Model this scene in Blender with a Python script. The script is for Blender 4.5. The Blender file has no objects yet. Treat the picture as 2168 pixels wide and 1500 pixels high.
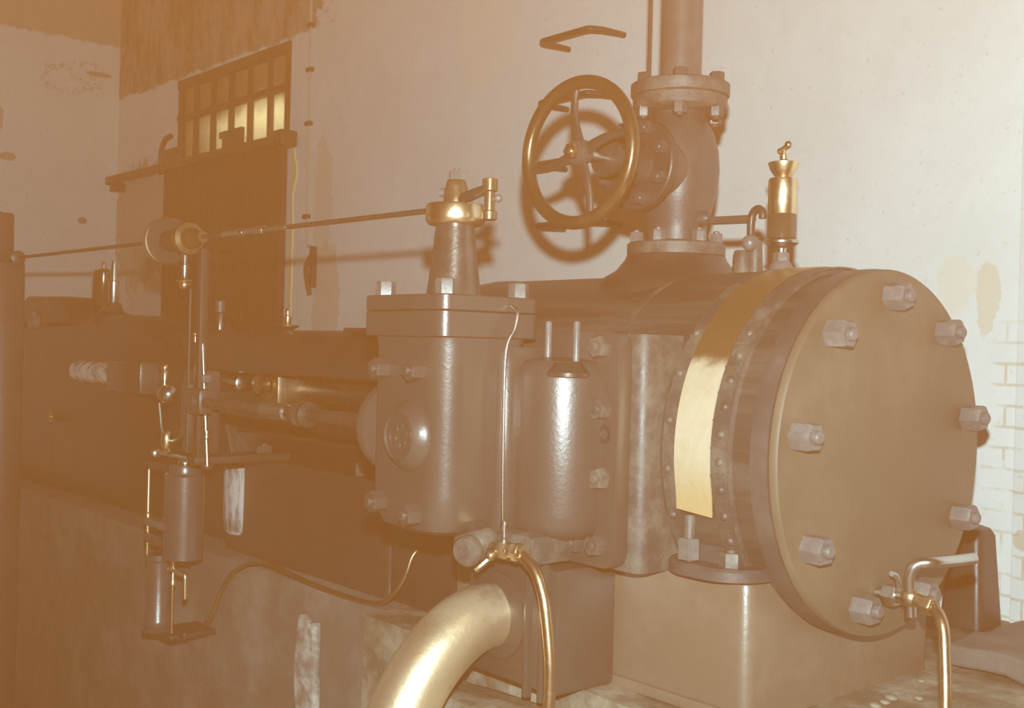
import bpy, bmesh, math, random
from mathutils import Vector, Matrix
random.seed(7)
SC = bpy.context.scene
COL = SC.collection
V = Vector
PI = math.pi

# ---------------------------------------------------------------- camera
YAW, PITCH, ROLL, FPX = math.radians(40.774), math.radians(-0.345), math.radians(1.4675), 2420.0
EYE = V((0, 0, 1.5))
fwd = V((-math.cos(YAW) * math.cos(PITCH), math.sin(YAW) * math.cos(PITCH), math.sin(PITCH)))
rgt = fwd.cross(V((0, 0, 1))).normalized()
upv = rgt.cross(fwd)
cr, sr = math.cos(ROLL), math.sin(ROLL)
rgt, upv = rgt * cr + upv * sr, upv * cr - rgt * sr
cd = bpy.data.cameras.new('camera')
cd.sensor_fit = 'HORIZONTAL'; cd.sensor_width = 36.0; cd.lens = FPX * 36.0 / 2168.0
cd.clip_start = 0.05; cd.clip_end = 60
cd.dof.use_dof = True; cd.dof.focus_distance = 2.6; cd.dof.aperture_fstop = 9.0
cam = bpy.data.objects.new('camera', cd); COL.objects.link(cam)
M = Matrix((rgt, upv, -fwd)).transposed().to_4x4(); M.translation = EYE
cam.matrix_world = M
SC.camera = cam

# ---------------------------------------------------------------- light
SC.view_settings.view_transform = 'Standard'
SC.view_settings.look = 'None'
SC.view_settings.exposure = 0.0
SC.view_settings.gamma = 1.0
SC.view_settings.use_curve_mapping = False

wd = bpy.data.worlds.new('hall_light'); SC.world = wd; wd.use_nodes = True
nt = wd.node_tree; nt.nodes.clear()
out = nt.nodes.new('ShaderNodeOutputWorld'); bg = nt.nodes.new('ShaderNodeBackground')
tc = nt.nodes.new('ShaderNodeTexCoord'); sx = nt.nodes.new('ShaderNodeSeparateXYZ')
mr = nt.nodes.new('ShaderNodeMapRange'); mx = nt.nodes.new('ShaderNodeMix'); mx.data_type = 'RGBA'
nt.links.new(tc.outputs['Generated'], sx.inputs[0]); nt.links.new(sx.outputs['X'], mr.inputs['Value'])
mr.inputs['From Min'].default_value = -0.2; mr.inputs['From Max'].default_value = 0.95
nt.links.new(mr.outputs[0], mx.inputs['Factor'])
mx.inputs[6].default_value = (0.030, 0.022, 0.015, 1)     # dim hall towards the far end
mx.inputs[7].default_value = (0.070, 0.060, 0.038, 1)       # a little more light from the near end
nt.links.new(mx.outputs[2], bg.inputs['Color']); bg.inputs['Strength'].default_value = 1.0
nt.links.new(bg.outputs[0], out.inputs[0])

fl = bpy.data.lights.new('flash', 'POINT'); fl.energy = 510; fl.color = (0.78, 1.0, 1.0)
fl.shadow_soft_size = 0.022
flo = bpy.data.objects.new('flash', fl); COL.objects.link(flo)
flo.location = EYE + upv * 0.188 + rgt * 0.013

HAZE = 0.0160     # scattering per metre of the added orange haze

day = bpy.data.lights.new('daylight', 'AREA'); day.shape = 'RECTANGLE'; day.size = 1.2; day.size_y = 0.8; day.energy = 105; day.color = (1.0, 1.0, 0.82)
dayo = bpy.data.objects.new('daylight', day); COL.objects.link(dayo); dayo.location = (-5.55, 4.05, 2.45)
dayo.rotation_euler = (V((-6.35, 3.3, 2.9)) - V((-5.55, 4.05, 2.45))).to_track_quat('-Z', 'Y').to_euler()

# ---------------------------------------------------------------- materials
class NT:
    def __init__(s, name):
        s.m = bpy.data.materials.new(name); s.m.use_nodes = True
        s.t = s.m.node_tree; s.n = s.t.nodes; s.b = s.n['Principled BSDF']
        s.co = s.n.new('ShaderNodeTexCoord').outputs['Object']
    def link(s, a, b): s.t.links.new(a, b)
    def put(s, sock, v):
        if hasattr(v, 'links'): s.link(v, sock)
        else: sock.default_value = v
    def math(s, op, a, b=0.0, clamp=False):
        n = s.n.new('ShaderNodeMath'); n.operation = op; n.use_clamp = clamp
        s.put(n.inputs[0], a); s.put(n.inputs[1], b); return n.outputs[0]
    def noise(s, scale, detail=4, rough=0.6, vec=None, stretch=None):
        n = s.n.new('ShaderNodeTexNoise'); n.inputs['Scale'].default_value = scale
        n.inputs['Detail'].default_value = detail; n.inputs['Roughness'].default_value = rough
        v = vec or s.co
        if stretch:
            mp = s.n.new('ShaderNodeMapping'); mp.inputs['Scale'].default_value = stretch
            s.link(v, mp.inputs[0]); v = mp.outputs[0]
        s.link(v, n.inputs['Vector']); return n.outputs[0]
    def ramp(s, f, a, b):
        n = s.n.new('ShaderNodeMapRange'); n.interpolation_type = 'SMOOTHSTEP'
        s.put(n.inputs['Value'], f); n.inputs['From Min'].default_value = a; n.inputs['From Max'].default_value = b
        return n.outputs[0]
    def mix(s, f, a, b):
        n = s.n.new('ShaderNodeMix'); n.data_type = 'RGBA'; s.put(n.inputs[0], f)
        for i, c in ((6, a), (7, b)):
            s.put(n.inputs[i], c if hasattr(c, 'links') else (*c, 1)); 
        return n.outputs[2]
    def fmix(s, f, a, b):
        n = s.n.new('ShaderNodeMix'); s.put(n.inputs[0], f); s.put(n.inputs[2], a); s.put(n.inputs[3], b); return n.outputs[0]
    def xyz(s):
        n = s.n.new('ShaderNodeSeparateXYZ'); s.link(s.co, n.inputs[0]); return n.outputs
    def bump(s, h, strength, dist=0.01):
        n = s.n.new('ShaderNodeBump'); n.inputs['Strength'].default_value = strength; n.inputs['Distance'].default_value = dist
        s.link(h, n.inputs['Height']); s.link(n.outputs[0], s.b.inputs['Normal'])
    def set(s, **k):
        for a, v in k.items():
            s.put(s.b.inputs[a.replace('_', ' ')], v if hasattr(v, 'links') or not isinstance(v, tuple) else (*v, 1))
        return s

def metal(name, base, base2, rough, rough2, metallic=1.0, scale=9, spots=0.5, bump=0.12, bscale=120, stretch=None, spec=0.5):
    s = NT(name)
    f = s.ramp(s.noise(scale, 6, 0.65, stretch=stretch), 0.38, 0.38 + spots)
    s.set(Base_Color=s.mix(f, base, base2), Roughness=s.fmix(f, rough, rough2), Metallic=metallic)
    s.b.inputs['Specular IOR Level'].default_value = spec
    if bump: s.bump(s.noise(bscale, 3, 0.6), bump, 0.004)
    return s.m

IRON = metal('black_oily_iron', (0.040, 0.040, 0.040), (0.075, 0.072, 0.066), 0.40, 0.55, 0.0)
IRON_CHEST = metal('grey_painted_iron', (0.040, 0.037, 0.034), (0.056, 0.052, 0.047), 0.33, 0.44, 0.0, scale=5, spec=0.75)
IRON_COVER = metal('cover_iron', (0.088, 0.072, 0.048), (0.158, 0.124, 0.088), 0.55, 0.65, 0.0, scale=3.2)
IRON_BASE = metal('pale_base_iron', (0.125, 0.096, 0.070), (0.18, 0.145, 0.108), 0.36, 0.5, 0.0, scale=5, bump=0.15, bscale=70, spec=0.8)  # lighter, warmer iron for the base block
IRON_DARK = metal('dark_greasy_iron', (0.022, 0.021, 0.020), (0.040, 0.038, 0.034), 0.38, 0.5, 0.0, scale=7)
IRON_RUST = metal('flaking_iron', (0.045, 0.044, 0.042), (0.115, 0.112, 0.090), 0.45, 0.7, 0.0, scale=16, spots=0.38, bump=0.3, bscale=60)
IRON_LAG = metal('streaked_sheet_iron', (0.030, 0.029, 0.027), (0.085, 0.08, 0.07), 0.42, 0.56, 0.0, scale=7, spots=0.4, stretch=(0.25, 3.0, 3.0))
STEEL = metal('bright_steel', (0.50, 0.50, 0.48), (0.42, 0.41, 0.38), 0.26, 0.38, bump=0.05)
NUT = metal('worn_nut_steel', (0.11, 0.11, 0.11), (0.19, 0.19, 0.18), 0.40, 0.5, 0.15, scale=40, bump=0.1)
BRASS = metal('polished_brass', (0.76, 0.57, 0.36), (0.86, 0.70, 0.48), 0.30, 0.40, scale=30, bump=0.05)
BRASS_OLD = metal('worn_brass', (0.48, 0.35, 0.22), (0.62, 0.48, 0.33), 0.34, 0.46, scale=25, bump=0.08)
COPPER = metal('copper_tube_metal', (0.42, 0.29, 0.18), (0.54, 0.39, 0.26), 0.34, 0.46, scale=30, bump=0.05)
STONE = metal('oil_stained_stone', (0.10, 0.09, 0.065), (0.36, 0.33, 0.26), 0.6, 0.8, 0.0, scale=6, spots=0.35, bump=0.6, bscale=45)
STONE_FACE = metal('oil_stained_render', (0.10, 0.095, 0.085), (0.19, 0.18, 0.165), 0.6, 0.8, 0.0, scale=4, spots=0.4, bump=0.35, bscale=60)
STONE_PALE = metal('broken_plaster', (0.16, 0.16, 0.15), (0.5, 0.48, 0.44), 0.6, 0.8, 0.0, scale=14, spots=0.3, bump=0.7, bscale=40)
DOORWOOD = metal('dark_door_boards', (0.022, 0.018, 0.013), (0.034, 0.028, 0.02), 0.6, 0.75, 0.0, scale=3, bump=0.25, stretch=(6, 6, 0.5))
RAILIRON = metal('rail_iron', (0.03, 0.026, 0.02), (0.05, 0.044, 0.034), 0.5, 0.6, 0.0)
BAR = metal('window_bar_paint', (0.022, 0.018, 0.013), (0.032, 0.028, 0.02), 0.55, 0.65, 0.0)
DARKGLASS = metal('dark_lubricator_glass', (0.05, 0.04, 0.025), (0.09, 0.07, 0.04), 0.12, 0.2, 0.0, bump=0)

def brass_pipe():
    s = NT('worn_brass_pipe'); x, y, z = s.xyz()
    n = s.noise(14, 5, 0.65)
    f = s.ramp(s.math('ADD', z, s.math('MULTIPLY', n, 0.10)), 0.53, 0.62)   # blackened at the flanged end
    n2 = s.ramp(s.noise(20, 5, 0.7), 0.55, 0.75)
    c = s.mix(n2, (0.88, 0.69, 0.47), (0.66, 0.43, 0.22))
    c = s.mix(f, c, (0.075, 0.07, 0.06))
    s.set(Base_Color=c, Roughness=s.fmix(n2, 0.40, 0.48), Metallic=s.fmix(f, 0.88, 0.1)); s.bump(s.noise(26, 4), 0.22, 0.006)
    return s.m
PIPE_PALE = brass_pipe()

def brass_strip():
    s = NT('brass_strip'); x, y, z = s.xyz()
    n = s.noise(20, 5, 0.65)
    f = s.ramp(s.math('ADD', z, s.math('MULTIPLY', n, 0.05)), 0.205, 0.235)      # tarnish starts at a clear edge
    n2 = s.ramp(s.noise(12, 5, 0.6), 0.45, 0.75)
    c = s.mix(s.math('MULTIPLY', n2, 0.6), (0.76, 0.63, 0.46), (0.70, 0.52, 0.31))
    c = s.mix(s.math('SUBTRACT', 1.0, s.ramp(z, -0.12, 0.0)), c, (0.68, 0.48, 0.24))
    c = s.mix(f, c, (0.52, 0.34, 0.17))
    s.set(Base_Color=c, Roughness=s.fmix(f, 0.50, 0.40), Metallic=s.fmix(f, 0.45, 0.9)); s.bump(s.noise(18, 3), 0.35, 0.008)
    return s.m
STRIP = brass_strip()

def wall_mat(name, side):
    s = NT(name); x, y, z = s.xyz()
    u = x if side == 'back' else y
    n1 = s.noise(2.2, 6, 0.6); n2 = s.noise(11, 6, 0.65); n3 = s.noise(40, 4, 0.6)
    c = s.mix(s.ramp(n1, 0.3, 0.7), (0.78, 0.79, 0.785), (0.72, 0.73, 0.725))
    c = s.mix(s.math('MULTIPLY', s.ramp(n2, 0.45, 0.75), 0.2), c, (0.62, 0.60, 0.57))
    c = s.mix(s.ramp(n3, 0.60, 0.76), c, (0.60, 0.56, 0.50))
    def patch(c, cx, cz, rx, rz, col, k=0.9, wob=0.9):
        a = s.math('POWER', s.math('DIVIDE', s.math('SUBTRACT', u, cx), rx), 2)
        b = s.math('POWER', s.math('DIVIDE', s.math('SUBTRACT', z, cz), rz), 2)
        d = s.math('ADD', s.math('ADD', a, b), s.math('MULTIPLY', s.math('SUBTRACT', n2, 0.5), wob * 3))
        f = s.math('MULTIPLY', s.math('SUBTRACT', 1.0, s.ramp(d, 0.75, 1.15)), k)
        return s.mix(f, c, col)
    brickm = None
    if side == 'back':
        streak = s.noise(2.6, 6, 0.7, stretch=(2.2, 1, 0.7))
        zz = s.math('ADD', s.math('ADD', z, s.math('MULTIPLY', s.math('SUBTRACT', n2, 0.5), 0.08)),
                    s.math('MULTIPLY', s.math('SUBTRACT', n1, 0.5), 0.12))
        up = s.ramp(zz, 3.235, 3.262)
        lf = s.math('SUBTRACT', 1.0, s.ramp(s.math('ADD', x, s.math('MULTIPLY', s.math('SUBTRACT', n2, .5), .9)), -5.62, -5.42))
        m = s.math('MULTIPLY', up, lf)
        c = s.mix(m, c, s.mix(s.ramp(streak, 0.35, 0.65), (0.18, 0.145, 0.10), (0.42, 0.365, 0.30)))
        c = patch(c, -4.05, 2.95, 0.22, 0.28, (0.80, 0.76, 0.66), 0.5, 0.8)
        c = patch(c, -5.45, 2.30, 0.10, 0.35, (0.62, 0.56, 0.46), 0.6, 0.9)
        c = patch(c, -5.40, 1.75, 0.14, 0.30, (0.58, 0.52, 0.42), 0.75, 0.9)
        c = patch(c, -7.9, 2.3, 0.55, 0.45, (0.40, 0.33, 0.24), 0.7, 0.8)
        c = patch(c, -7.8, 1.8, 0.35, 0.4, (0.45, 0.38, 0.30), 0.5, 0.9)
        c = patch(c, -1.66, 1.70, 0.035, 0.11, (0.60, 0.50, 0.32), 0.5, 2.0)
        c = patch(c, -1.76, 1.72, 0.06, 0.10, (0.74, 0.68, 0.56), 0.5, 1.4)
        c = patch(c, -1.52, 0.98, 0.03, 0.03, (0.50, 0.38, 0.24), 0.6, 1.0)
        bt = s.n.new('ShaderNodeTexBrick')
        mp = s.n.new('ShaderNodeCombineXYZ'); s.link(x, mp.inputs[0]); s.link(z, mp.inputs[1]); s.link(mp.outputs[0], bt.inputs['Vector'])
        bt.inputs['Scale'].default_value = 1.0; bt.inputs['Brick Width'].default_value = 0.16
        bt.inputs['Row Height'].default_value = 0.062; bt.inputs['Mortar Size'].default_value = 0.006
        bt.inputs['Mortar Smooth'].default_value = 0.6
        bm_ = s.math('MULTIPLY', s.math('MULTIPLY', s.ramp(s.math('ADD', x, s.math('MULTIPLY', s.math('SUBTRACT', n2, .5), .25)), -1.68, -1.58),
                     s.math('SUBTRACT', 1.0, s.ramp(z, 1.45, 1.7))), s.ramp(n2, 0.35, 0.55))
        brickm = s.math('MULTIPLY', bt.outputs['Fac'], bm_)
        c = s.mix(s.math('MULTIPLY', brickm, 0.65), c, (0.55, 0.46, 0.32))
    else:
        zz = s.math('ADD', z, s.math('MULTIPLY', s.math('SUBTRACT', n2, 0.5), 0.07))
        c = s.mix(s.ramp(zz, 3.63, 3.66), c, s.mix(n2, (0.40, 0.32, 0.22), (0.48, 0.40, 0.30)))
        c = patch(c, 3.05, 2.34, 0.035, 0.025, (0.24, 0.17, 0.10), 1.0, 0.25)
        ring = s.noise(7, 5, 0.7)
        line = s.math('SUBTRACT', 1.0, s.ramp(s.math('ABSOLUTE', s.math('SUBTRACT', ring, 0.52)), 0.004, 0.018))
        box = s.math('MULTIPLY', s.math('MULTIPLY', s.ramp(y, 2.68, 2.8), s.math('SUBTRACT', 1.0, s.ramp(y, 3.12, 3.22))),
                     s.math('MULTIPLY', s.ramp(z, 3.22, 3.3), s.math('SUBTRACT', 1.0, s.ramp(z, 3.46, 3.54))))
        c = s.mix(s.math('MULTIPLY', s.math('MULTIPLY', line, box), 0.85), c, (0.32, 0.24, 0.15))
        c = patch(c, 3.15, 3.42, 0.10, 0.018, (0.26, 0.19, 0.11), 0.9, 0.4)
        c = patch(c, 2.52, 2.74, 0.06, 0.03, (0.30, 0.22, 0.13), 0.8, 0.6)
        c = patch(c, 2.44, 3.0, 0.05, 0.10, (0.42, 0.34, 0.24), 0.7, 0.7)
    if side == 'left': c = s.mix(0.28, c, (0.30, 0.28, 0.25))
    s.set(Base_Color=c, Roughness=0.85); s.b.inputs['Specular IOR Level'].default_value = 0.15
    h = s.math('ADD', s.math('MULTIPLY', n2, 0.6), s.math('MULTIPLY', n3, 0.25))
    if brickm is not None: h = s.math('SUBTRACT', h, s.math('MULTIPLY', brickm, 0.8))
    s.bump(h, 0.25, 0.012)
    return s.m
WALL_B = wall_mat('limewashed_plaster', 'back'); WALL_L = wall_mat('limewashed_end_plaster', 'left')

def simple(name, col, rough=0.7, **k):
    s = NT(name); s.set(Base_Color=s.mix(s.noise(12, 5), col, tuple(c * 0.8 for c in col)), Roughness=rough, **k); return s.m
FLOORM = simple('dark_floor', (0.35, 0.29, 0.22), 0.8)
DAYLIGHT_STRIP = simple('painted_daylight_strip', (0.85, 0.74, 0.42), 0.8)  # yellow that stands for daylight in the door gap

GREASY = metal('greasy_rod_steel', (0.10, 0.09, 0.08), (0.05, 0.045, 0.04), 0.26, 0.4, 0.7)
BRONZE = metal('dark_bronze', (0.16, 0.11, 0.06), (0.26, 0.19, 0.11), 0.32, 0.44, 0.7, scale=14, bump=0.05)
def pane_mat():
    s = NT('dusty_window_glass'); x, y, z = s.xyz()
    d = s.ramp(s.math('ADD', z, s.math('MULTIPLY', s.noise(6, 5), 0.18)), 0.27, 0.44)      # soot on the upper row
    c = s.mix(s.ramp(s.noise(9, 5), 0.4, 0.7), (0.84, 0.80, 0.62), (0.74, 0.70, 0.56))
    c = s.mix(d, c, (0.22, 0.17, 0.10))
    c = s.mix(s.math('SUBTRACT', 0.85, s.ramp(x, 0.0, 0.75)), c, (0.26, 0.21, 0.13))  # left panes darkened in colour, as if lit from the right
    s.set(Base_Color=c, Roughness=0.3)
    tr = s.n.new('ShaderNodeBsdfTranslucent'); s.link(c, tr.inputs['Color'])
    mxs = s.n.new('ShaderNodeMixShader'); mxs.inputs[0].default_value = 0.45
    s.link(s.b.outputs[0], mxs.inputs[1]); s.link(tr.outputs[0], mxs.inputs[2])
    s.link(mxs.outputs[0], s.n['Material Output'].inputs['Surface'])
    return s.m
PANE = pane_mat()

# ---------------------------------------------------------------- geometry kit (world coordinates)
def frame(ax):
    ax = V(ax).normalized()
    t = V((0, 0, 1)) if abs(ax.z) < 0.9 else V((1, 0, 0))
    u = t.cross(ax).normalized(); return ax, u, ax.cross(u)

class G:
    def __init__(s): s.b = bmesh.new()
    def box(s, lo, hi, bev=0.0, seg=2, rot=None):
        lo, hi = V(lo), V(hi); c = (lo + hi) / 2; d = hi - lo
        t = bmesh.new(); bmesh.ops.create_cube(t, size=1)
        bmesh.ops.scale(t, vec=d, verts=t.verts)
        if bev: bmesh.ops.bevel(t, geom=t.edges[:], offset=bev, segments=seg, affect='EDGES', profile=0.5)
        if rot: bmesh.ops.rotate(t, verts=t.verts, matrix=rot)
        bmesh.ops.translate(t, vec=c, verts=t.verts); return s.add(t)
    def add(s, t):
        me = bpy.data.meshes.new('t'); t.to_mesh(me); t.free(); s.b.from_mesh(me); bpy.data.meshes.remove(me); return s
    def rings(s, R, cap0=True, cap1=True, closed=False):
        t = bmesh.new(); vs = [[t.verts.new(p) for p in r] for r in R]; n = len(R[0])
        for i in range(len(vs) - (0 if closed else 1)):
            a, b = vs[i], vs[(i + 1) % len(vs)]
            for j in range(n): t.faces.new((a[j], a[(j + 1) % n], b[(j + 1) % n], b[j]))
        if cap0 and not closed: t.faces.new(list(reversed(vs[0])))
        if cap1 and not closed: t.faces.new(vs[-1])
        bmesh.ops.recalc_face_normals(t, faces=t.faces); return s.add(t)
    def lathe(s, c, ax, prof, seg=40, cap0=True, cap1=True, a0=0.0, closed=False):
        ax, u, w = frame(ax); c = V(c)
        return s.rings([[c + ax * h + (u * math.cos(a0 + 2 * PI * k / seg) + w * math.sin(a0 + 2 * PI * k / seg)) * max(r, 1e-4)
                         for k in range(seg)] for r, h in prof], cap0, cap1, closed)
    def tube(s, pts, r, seg=14, smooth=6, closed=False):
        P = [V(p) for p in pts]
        if smooth and len(P) > 2:
            Q = []; n = len(P)
            for i in range(n - 1):
                a, b, c, d = P[max(i - 1, 0)], P[i], P[i + 1], P[min(i + 2, n - 1)]
                for k in range(smooth):
                    t = k / smooth
                    Q.append(0.5 * ((2 * b) + (c - a) * t + (2 * a - 5 * b + 4 * c - d) * t * t + (3 * b - a - 3 * c + d) * t ** 3))
            P = Q + [P[-1]]
        R = []; n = len(P); up = None
        for i, p in enumerate(P):
            tg = (P[min(i + 1, n - 1)] - P[max(i - 1, 0)]).normalized()
            if up is None: up = frame(tg)[1]
            up = (up - tg * up.dot(tg)).normalized(); w = tg.cross(up)
            rr = r(i / (n - 1)) if callable(r) else r
            R.append([p + (up * math.cos(2 * PI * k / seg) + w * math.sin(2 * PI * k / seg)) * rr for k in range(seg)])
        return s.rings(R)
    def prism(s, outline, o, eu, ev, depth, bev=0.0, seg=2):
        o, eu, ev = V(o), V(eu), V(ev); ew = eu.cross(ev).normalized()
        t = bmesh.new(); a = [t.verts.new(o + eu * x + ev * y) for x, y in outline]
        b = [t.verts.new(v.co + ew * depth) for v in a]; n = len(a)
        t.faces.new(list(reversed(a))); t.faces.new(b)
        for j in range(n): t.faces.new((a[j], a[(j + 1) % n], b[(j + 1) % n], b[j]))
        bmesh.ops.recalc_face_normals(t, faces=t.faces)
        if bev:
            e = [e for e in t.edges if (e.verts[0] in a) == (e.verts[1] in a)]
            bmesh.ops.bevel(t, geom=e, offset=bev, segments=seg, affect='EDGES', profile=0.5)
        return s.add(t)
    def loft(s, secs, seg=9):      # (z, x0, x1, y0, y1, corner radius)
        R = []
        for z, x0, x1, y0, y1, r in secs:
            q = []
            for cx, cy, a in ((x1 - r, y1 - r, 0), (x0 + r, y1 - r, 90), (x0 + r, y0 + r, 180), (x1 - r, y0 + r, 270)):
                for k in range(seg + 1):
                    t = math.radians(a + 90 * k / seg); q.append(V((cx + r * math.cos(t), cy + r * math.sin(t), z)))
            R.append(q)
        return s.rings(R)
    def hexa(s, c, ax, af, h, a0=0.0, stud=True, seg=6):
        r = af / math.sqrt(3)
        s.lathe(c, ax, [(r, 0), (r, h * 0.86), (r * 0.9, h)], seg, a0=a0)
        if stud: s.lathe(V(c) + V(ax).normalized() * h * 0.98, ax, [(af * 0.27, 0), (af * 0.27, h * 0.16), (af * 0.2, h * 0.24)], 14)
        return s
    def sphere(s, c, r, sc=(1, 1, 1)):
        t = bmesh.new(); bmesh.ops.create_uvsphere(t, u_segments=20, v_segments=12, radius=r)
        bmesh.ops.scale(t, vec=sc, verts=t.verts); bmesh.ops.translate(t, vec=V(c), verts=t.verts); return s.add(t)

def rrect(x0, x1, y0, y1, r, n=6):
    q = []
    for cx, cy, a in ((x1 - r, y1 - r, 0), (x0 + r, y1 - r, 90), (x0 + r, y0 + r, 180), (x1 - r, y0 + r, 270)):
        for k in range(n + 1):
            t = math.radians(a + 90 * k / n); q.append((cx + r * math.cos(t), cy + r * math.sin(t)))
    return q

ORG = {}
def finish(name, g, mat, origin, parent=None, sharp=38):
    b = g.b
    bmesh.ops.translate(b, vec=-V(origin), verts=b.verts)
    for f in b.faces: f.smooth = True
    lim = math.radians(sharp)
    for e in b.edges:
        e.smooth = len(e.link_faces) == 2 and e.calc_face_angle(0) < lim
    me = bpy.data.meshes.new(name); b.to_mesh(me); b.free(); me.materials.append(mat)
    o = bpy.data.objects.new(name, me); COL.objects.link(o)
    if parent: o.parent = parent
    else: o.location = origin
    ORG[o.name] = V(origin); return o
def tag(o, label, cat, group=None):
    o['label'] = label; o['category'] = cat
    if group: o['group'] = group
    return o
def thing(name, label, cat, loc, group=None):
    o = bpy.data.objects.new(name, None); COL.objects.link(o); o.location = loc; o.empty_display_size = 0.05
    ORG[o.name] = V(loc); return tag(o, label, cat, group)
def part(name, g, mat, parent, label=None, sharp=38):
    o = finish(name, g, mat, ORG[parent.name], parent, sharp)
    if label: o['label'] = label
    return o
def single(name, g, mat, loc, label, cat, group=None): return tag(finish(name, g, mat, loc), label, cat, group)
def struct(name, g, mat, loc=(0, 0, 0)):
    o = finish(name, g, mat, loc); o['kind'] = 'structure'; return o
X, Y, Z = V((1, 0, 0)), V((0, 1, 0)), V((0, 0, 1))
ALL = bpy.data.objects

# ================================================================ THE ROOM
WY, WX = 3.3, -8.36
WIN = (-7.32, -5.83, 2.672, 3.228)
g = G()       # back wall with the window opening left free
for a, b, c, d in ((WX, WIN[0], -0.6, 4.6), (WIN[1], 1.2, -0.6, 4.6), (WIN[0], WIN[1], -0.6, WIN[2]), (WIN[0], WIN[1], WIN[3], 4.6)):
    g.box((a, WY, c), (b, WY + 0.25, d))
struct('wall_back', g, WALL_B)
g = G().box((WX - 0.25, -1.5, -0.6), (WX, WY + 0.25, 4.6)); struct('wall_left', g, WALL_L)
g = G().box((WX - 0.25, -1.5, -0.75), (1.2, WY + 0.25, -0.6)); struct('floor', g, FLOORM)

struct('trim_2', G().box((-1.555, WY - 0.03, -0.6), (1.2, WY + 0.01, 4.6), 0.006), WALL_B)      # shallow pilaster at the right

# window: six by two panes in an iron frame
win = ALL.new('window_1', None); COL.objects.link(win); win.location = (WIN[0], WY, WIN[2]); win['kind'] = 'structure'; ORG['window_1'] = V(win.location)
g = G(); w = (WIN[1] - WIN[0]); zmid = WIN[2] + 0.30
for k in range(7):
    xx = WIN[0] + w * k / 6; t = 0.016 if 0 < k < 6 else 0.03
    xx = min(max(xx, WIN[0] + t), WIN[1] - t)
    g.box((xx - t, WY - 0.005, WIN[2]), (xx + t, WY + 0.05, WIN[3]))
for zz, t in ((WIN[2] + 0.015, 0.015), (zmid, 0.018), (WIN[3] - 0.03, 0.03)):
    g.box((WIN[0], WY - 0.012, zz - t), (WIN[1], WY + 0.045, zz + t))
part('window_frame', g, BAR, win)
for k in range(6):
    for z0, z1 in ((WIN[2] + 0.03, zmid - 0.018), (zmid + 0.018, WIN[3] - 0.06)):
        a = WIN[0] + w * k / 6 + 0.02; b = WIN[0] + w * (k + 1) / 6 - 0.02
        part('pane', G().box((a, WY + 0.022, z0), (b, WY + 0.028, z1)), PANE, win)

# sliding door
DX0, DX1, DZ1 = -7.37, -5.79, 2.70
door = ALL.new('door_1', None); COL.objects.link(door); door.location = (DX0, WY - 0.06, 0.06); door['kind'] = 'structure'; ORG['door_1'] = V(door.location)
g = G(); nb = 11
for k in range(nb):
    a = DX0 + (DX1 - DX0) * k / nb
    g.box((a + 0.0008, WY - 0.075, 0.06), (a + (DX1 - DX0) / nb - 0.0008, WY - 0.03, DZ1 - 0.02), 0.004, 1)
part('door_leaf', g, DOORWOOD, door)
for hx, big in ((-7.25, True), (-6.35, False)):
    g = G()
    if big:
        g.tube([(hx - 0.10, WY - 0.10, 2.60), (hx - 0.11, WY - 0.10, 2.74), (hx - 0.05, WY - 0.10, 2.82), (hx + 0.02, WY - 0.09, 2.84)], 0.018, 8)
        g.box((hx - 0.05, WY - 0.12, 2.64), (hx + 0.20, WY - 0.07, 2.75), 0.008)
    else:
        g.prism([(-.11, 0), (.13, 0), (.13, .11), (-.15, .11), (-.15, .07), (-.11, .07)], (hx, WY - 0.08, 2.66), X, Z, 0.03, 0.005)
    part('door_hanger', g, RAILIRON, door)
g = G().box((-8.30, WY - 0.115, 2.612), (-5.72, WY - 0.078, 2.668), 0.006).box((-5.80, WY - 0.13, 2.60), (-5.70, WY - 0.02, 2.69), 0.012)
g.box((-8.25, WY - 0.10, 2.56), (-8.21, WY + 0.005, 2.63), 0.005)
single('door_rail', g, RAILIRON, (-7.0, WY - 0.09, 2.6), 'long dark iron rail above the sliding door, reaching left to the room corner', 'rail')
# daylight leaking past the door's right edge, painted as a ragged yellow strip
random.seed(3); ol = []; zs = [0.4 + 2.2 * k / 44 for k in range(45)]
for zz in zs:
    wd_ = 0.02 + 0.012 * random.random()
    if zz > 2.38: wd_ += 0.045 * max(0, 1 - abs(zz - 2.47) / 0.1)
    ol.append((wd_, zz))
g = G().prism([(0, zs[0])] + ol + [(0, zs[-1])], (DX1, WY + 0.004, 0), X, Z, 0.012); struct('daylight_strip_1', g, DAYLIGHT_STRIP)

# conduit, latch, irons on the wall
g = G().tube([(-5.612, WY - 0.012, 4.2), (-5.60, WY - 0.012, 3.0), (-5.588, WY - 0.012, 2.12), (-5.555, WY - 0.014, 2.04), (-5.52, WY - 0.014, 2.02)], 0.0075, 8, 5)
cond = thing('electric_conduit', 'thin vertical conduit clipped to the wall just right of the window', 'conduit', (-5.6, WY, 2.0))
part('pipe', g, metal('conduit_paint', (0.42, 0.38, 0.32), (0.5, 0.46, 0.4), 0.6, 0.7, 0.0), cond)
for zz in (3.27, 3.02, 2.72, 2.2): part('clip', G().box((-5.63, WY - 0.025, zz - .012), (-5.575, WY + 0.002, zz + .012), 0.004), RAILIRON, cond)
g = G().box((-5.535, WY - 0.03, 1.80), (-5.495, WY + 0.005, 2.03), 0.008).tube([(-5.515, WY - .02, 1.99), (-5.51, WY - .06, 1.9), (-5.515, WY - .03, 1.76)], 0.014, 8)
single('wall_hook', g, RAILIRON, (-5.515, WY, 1.8), 'small dark hooked latch on the wall below the conduit end', 'hook')
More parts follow.
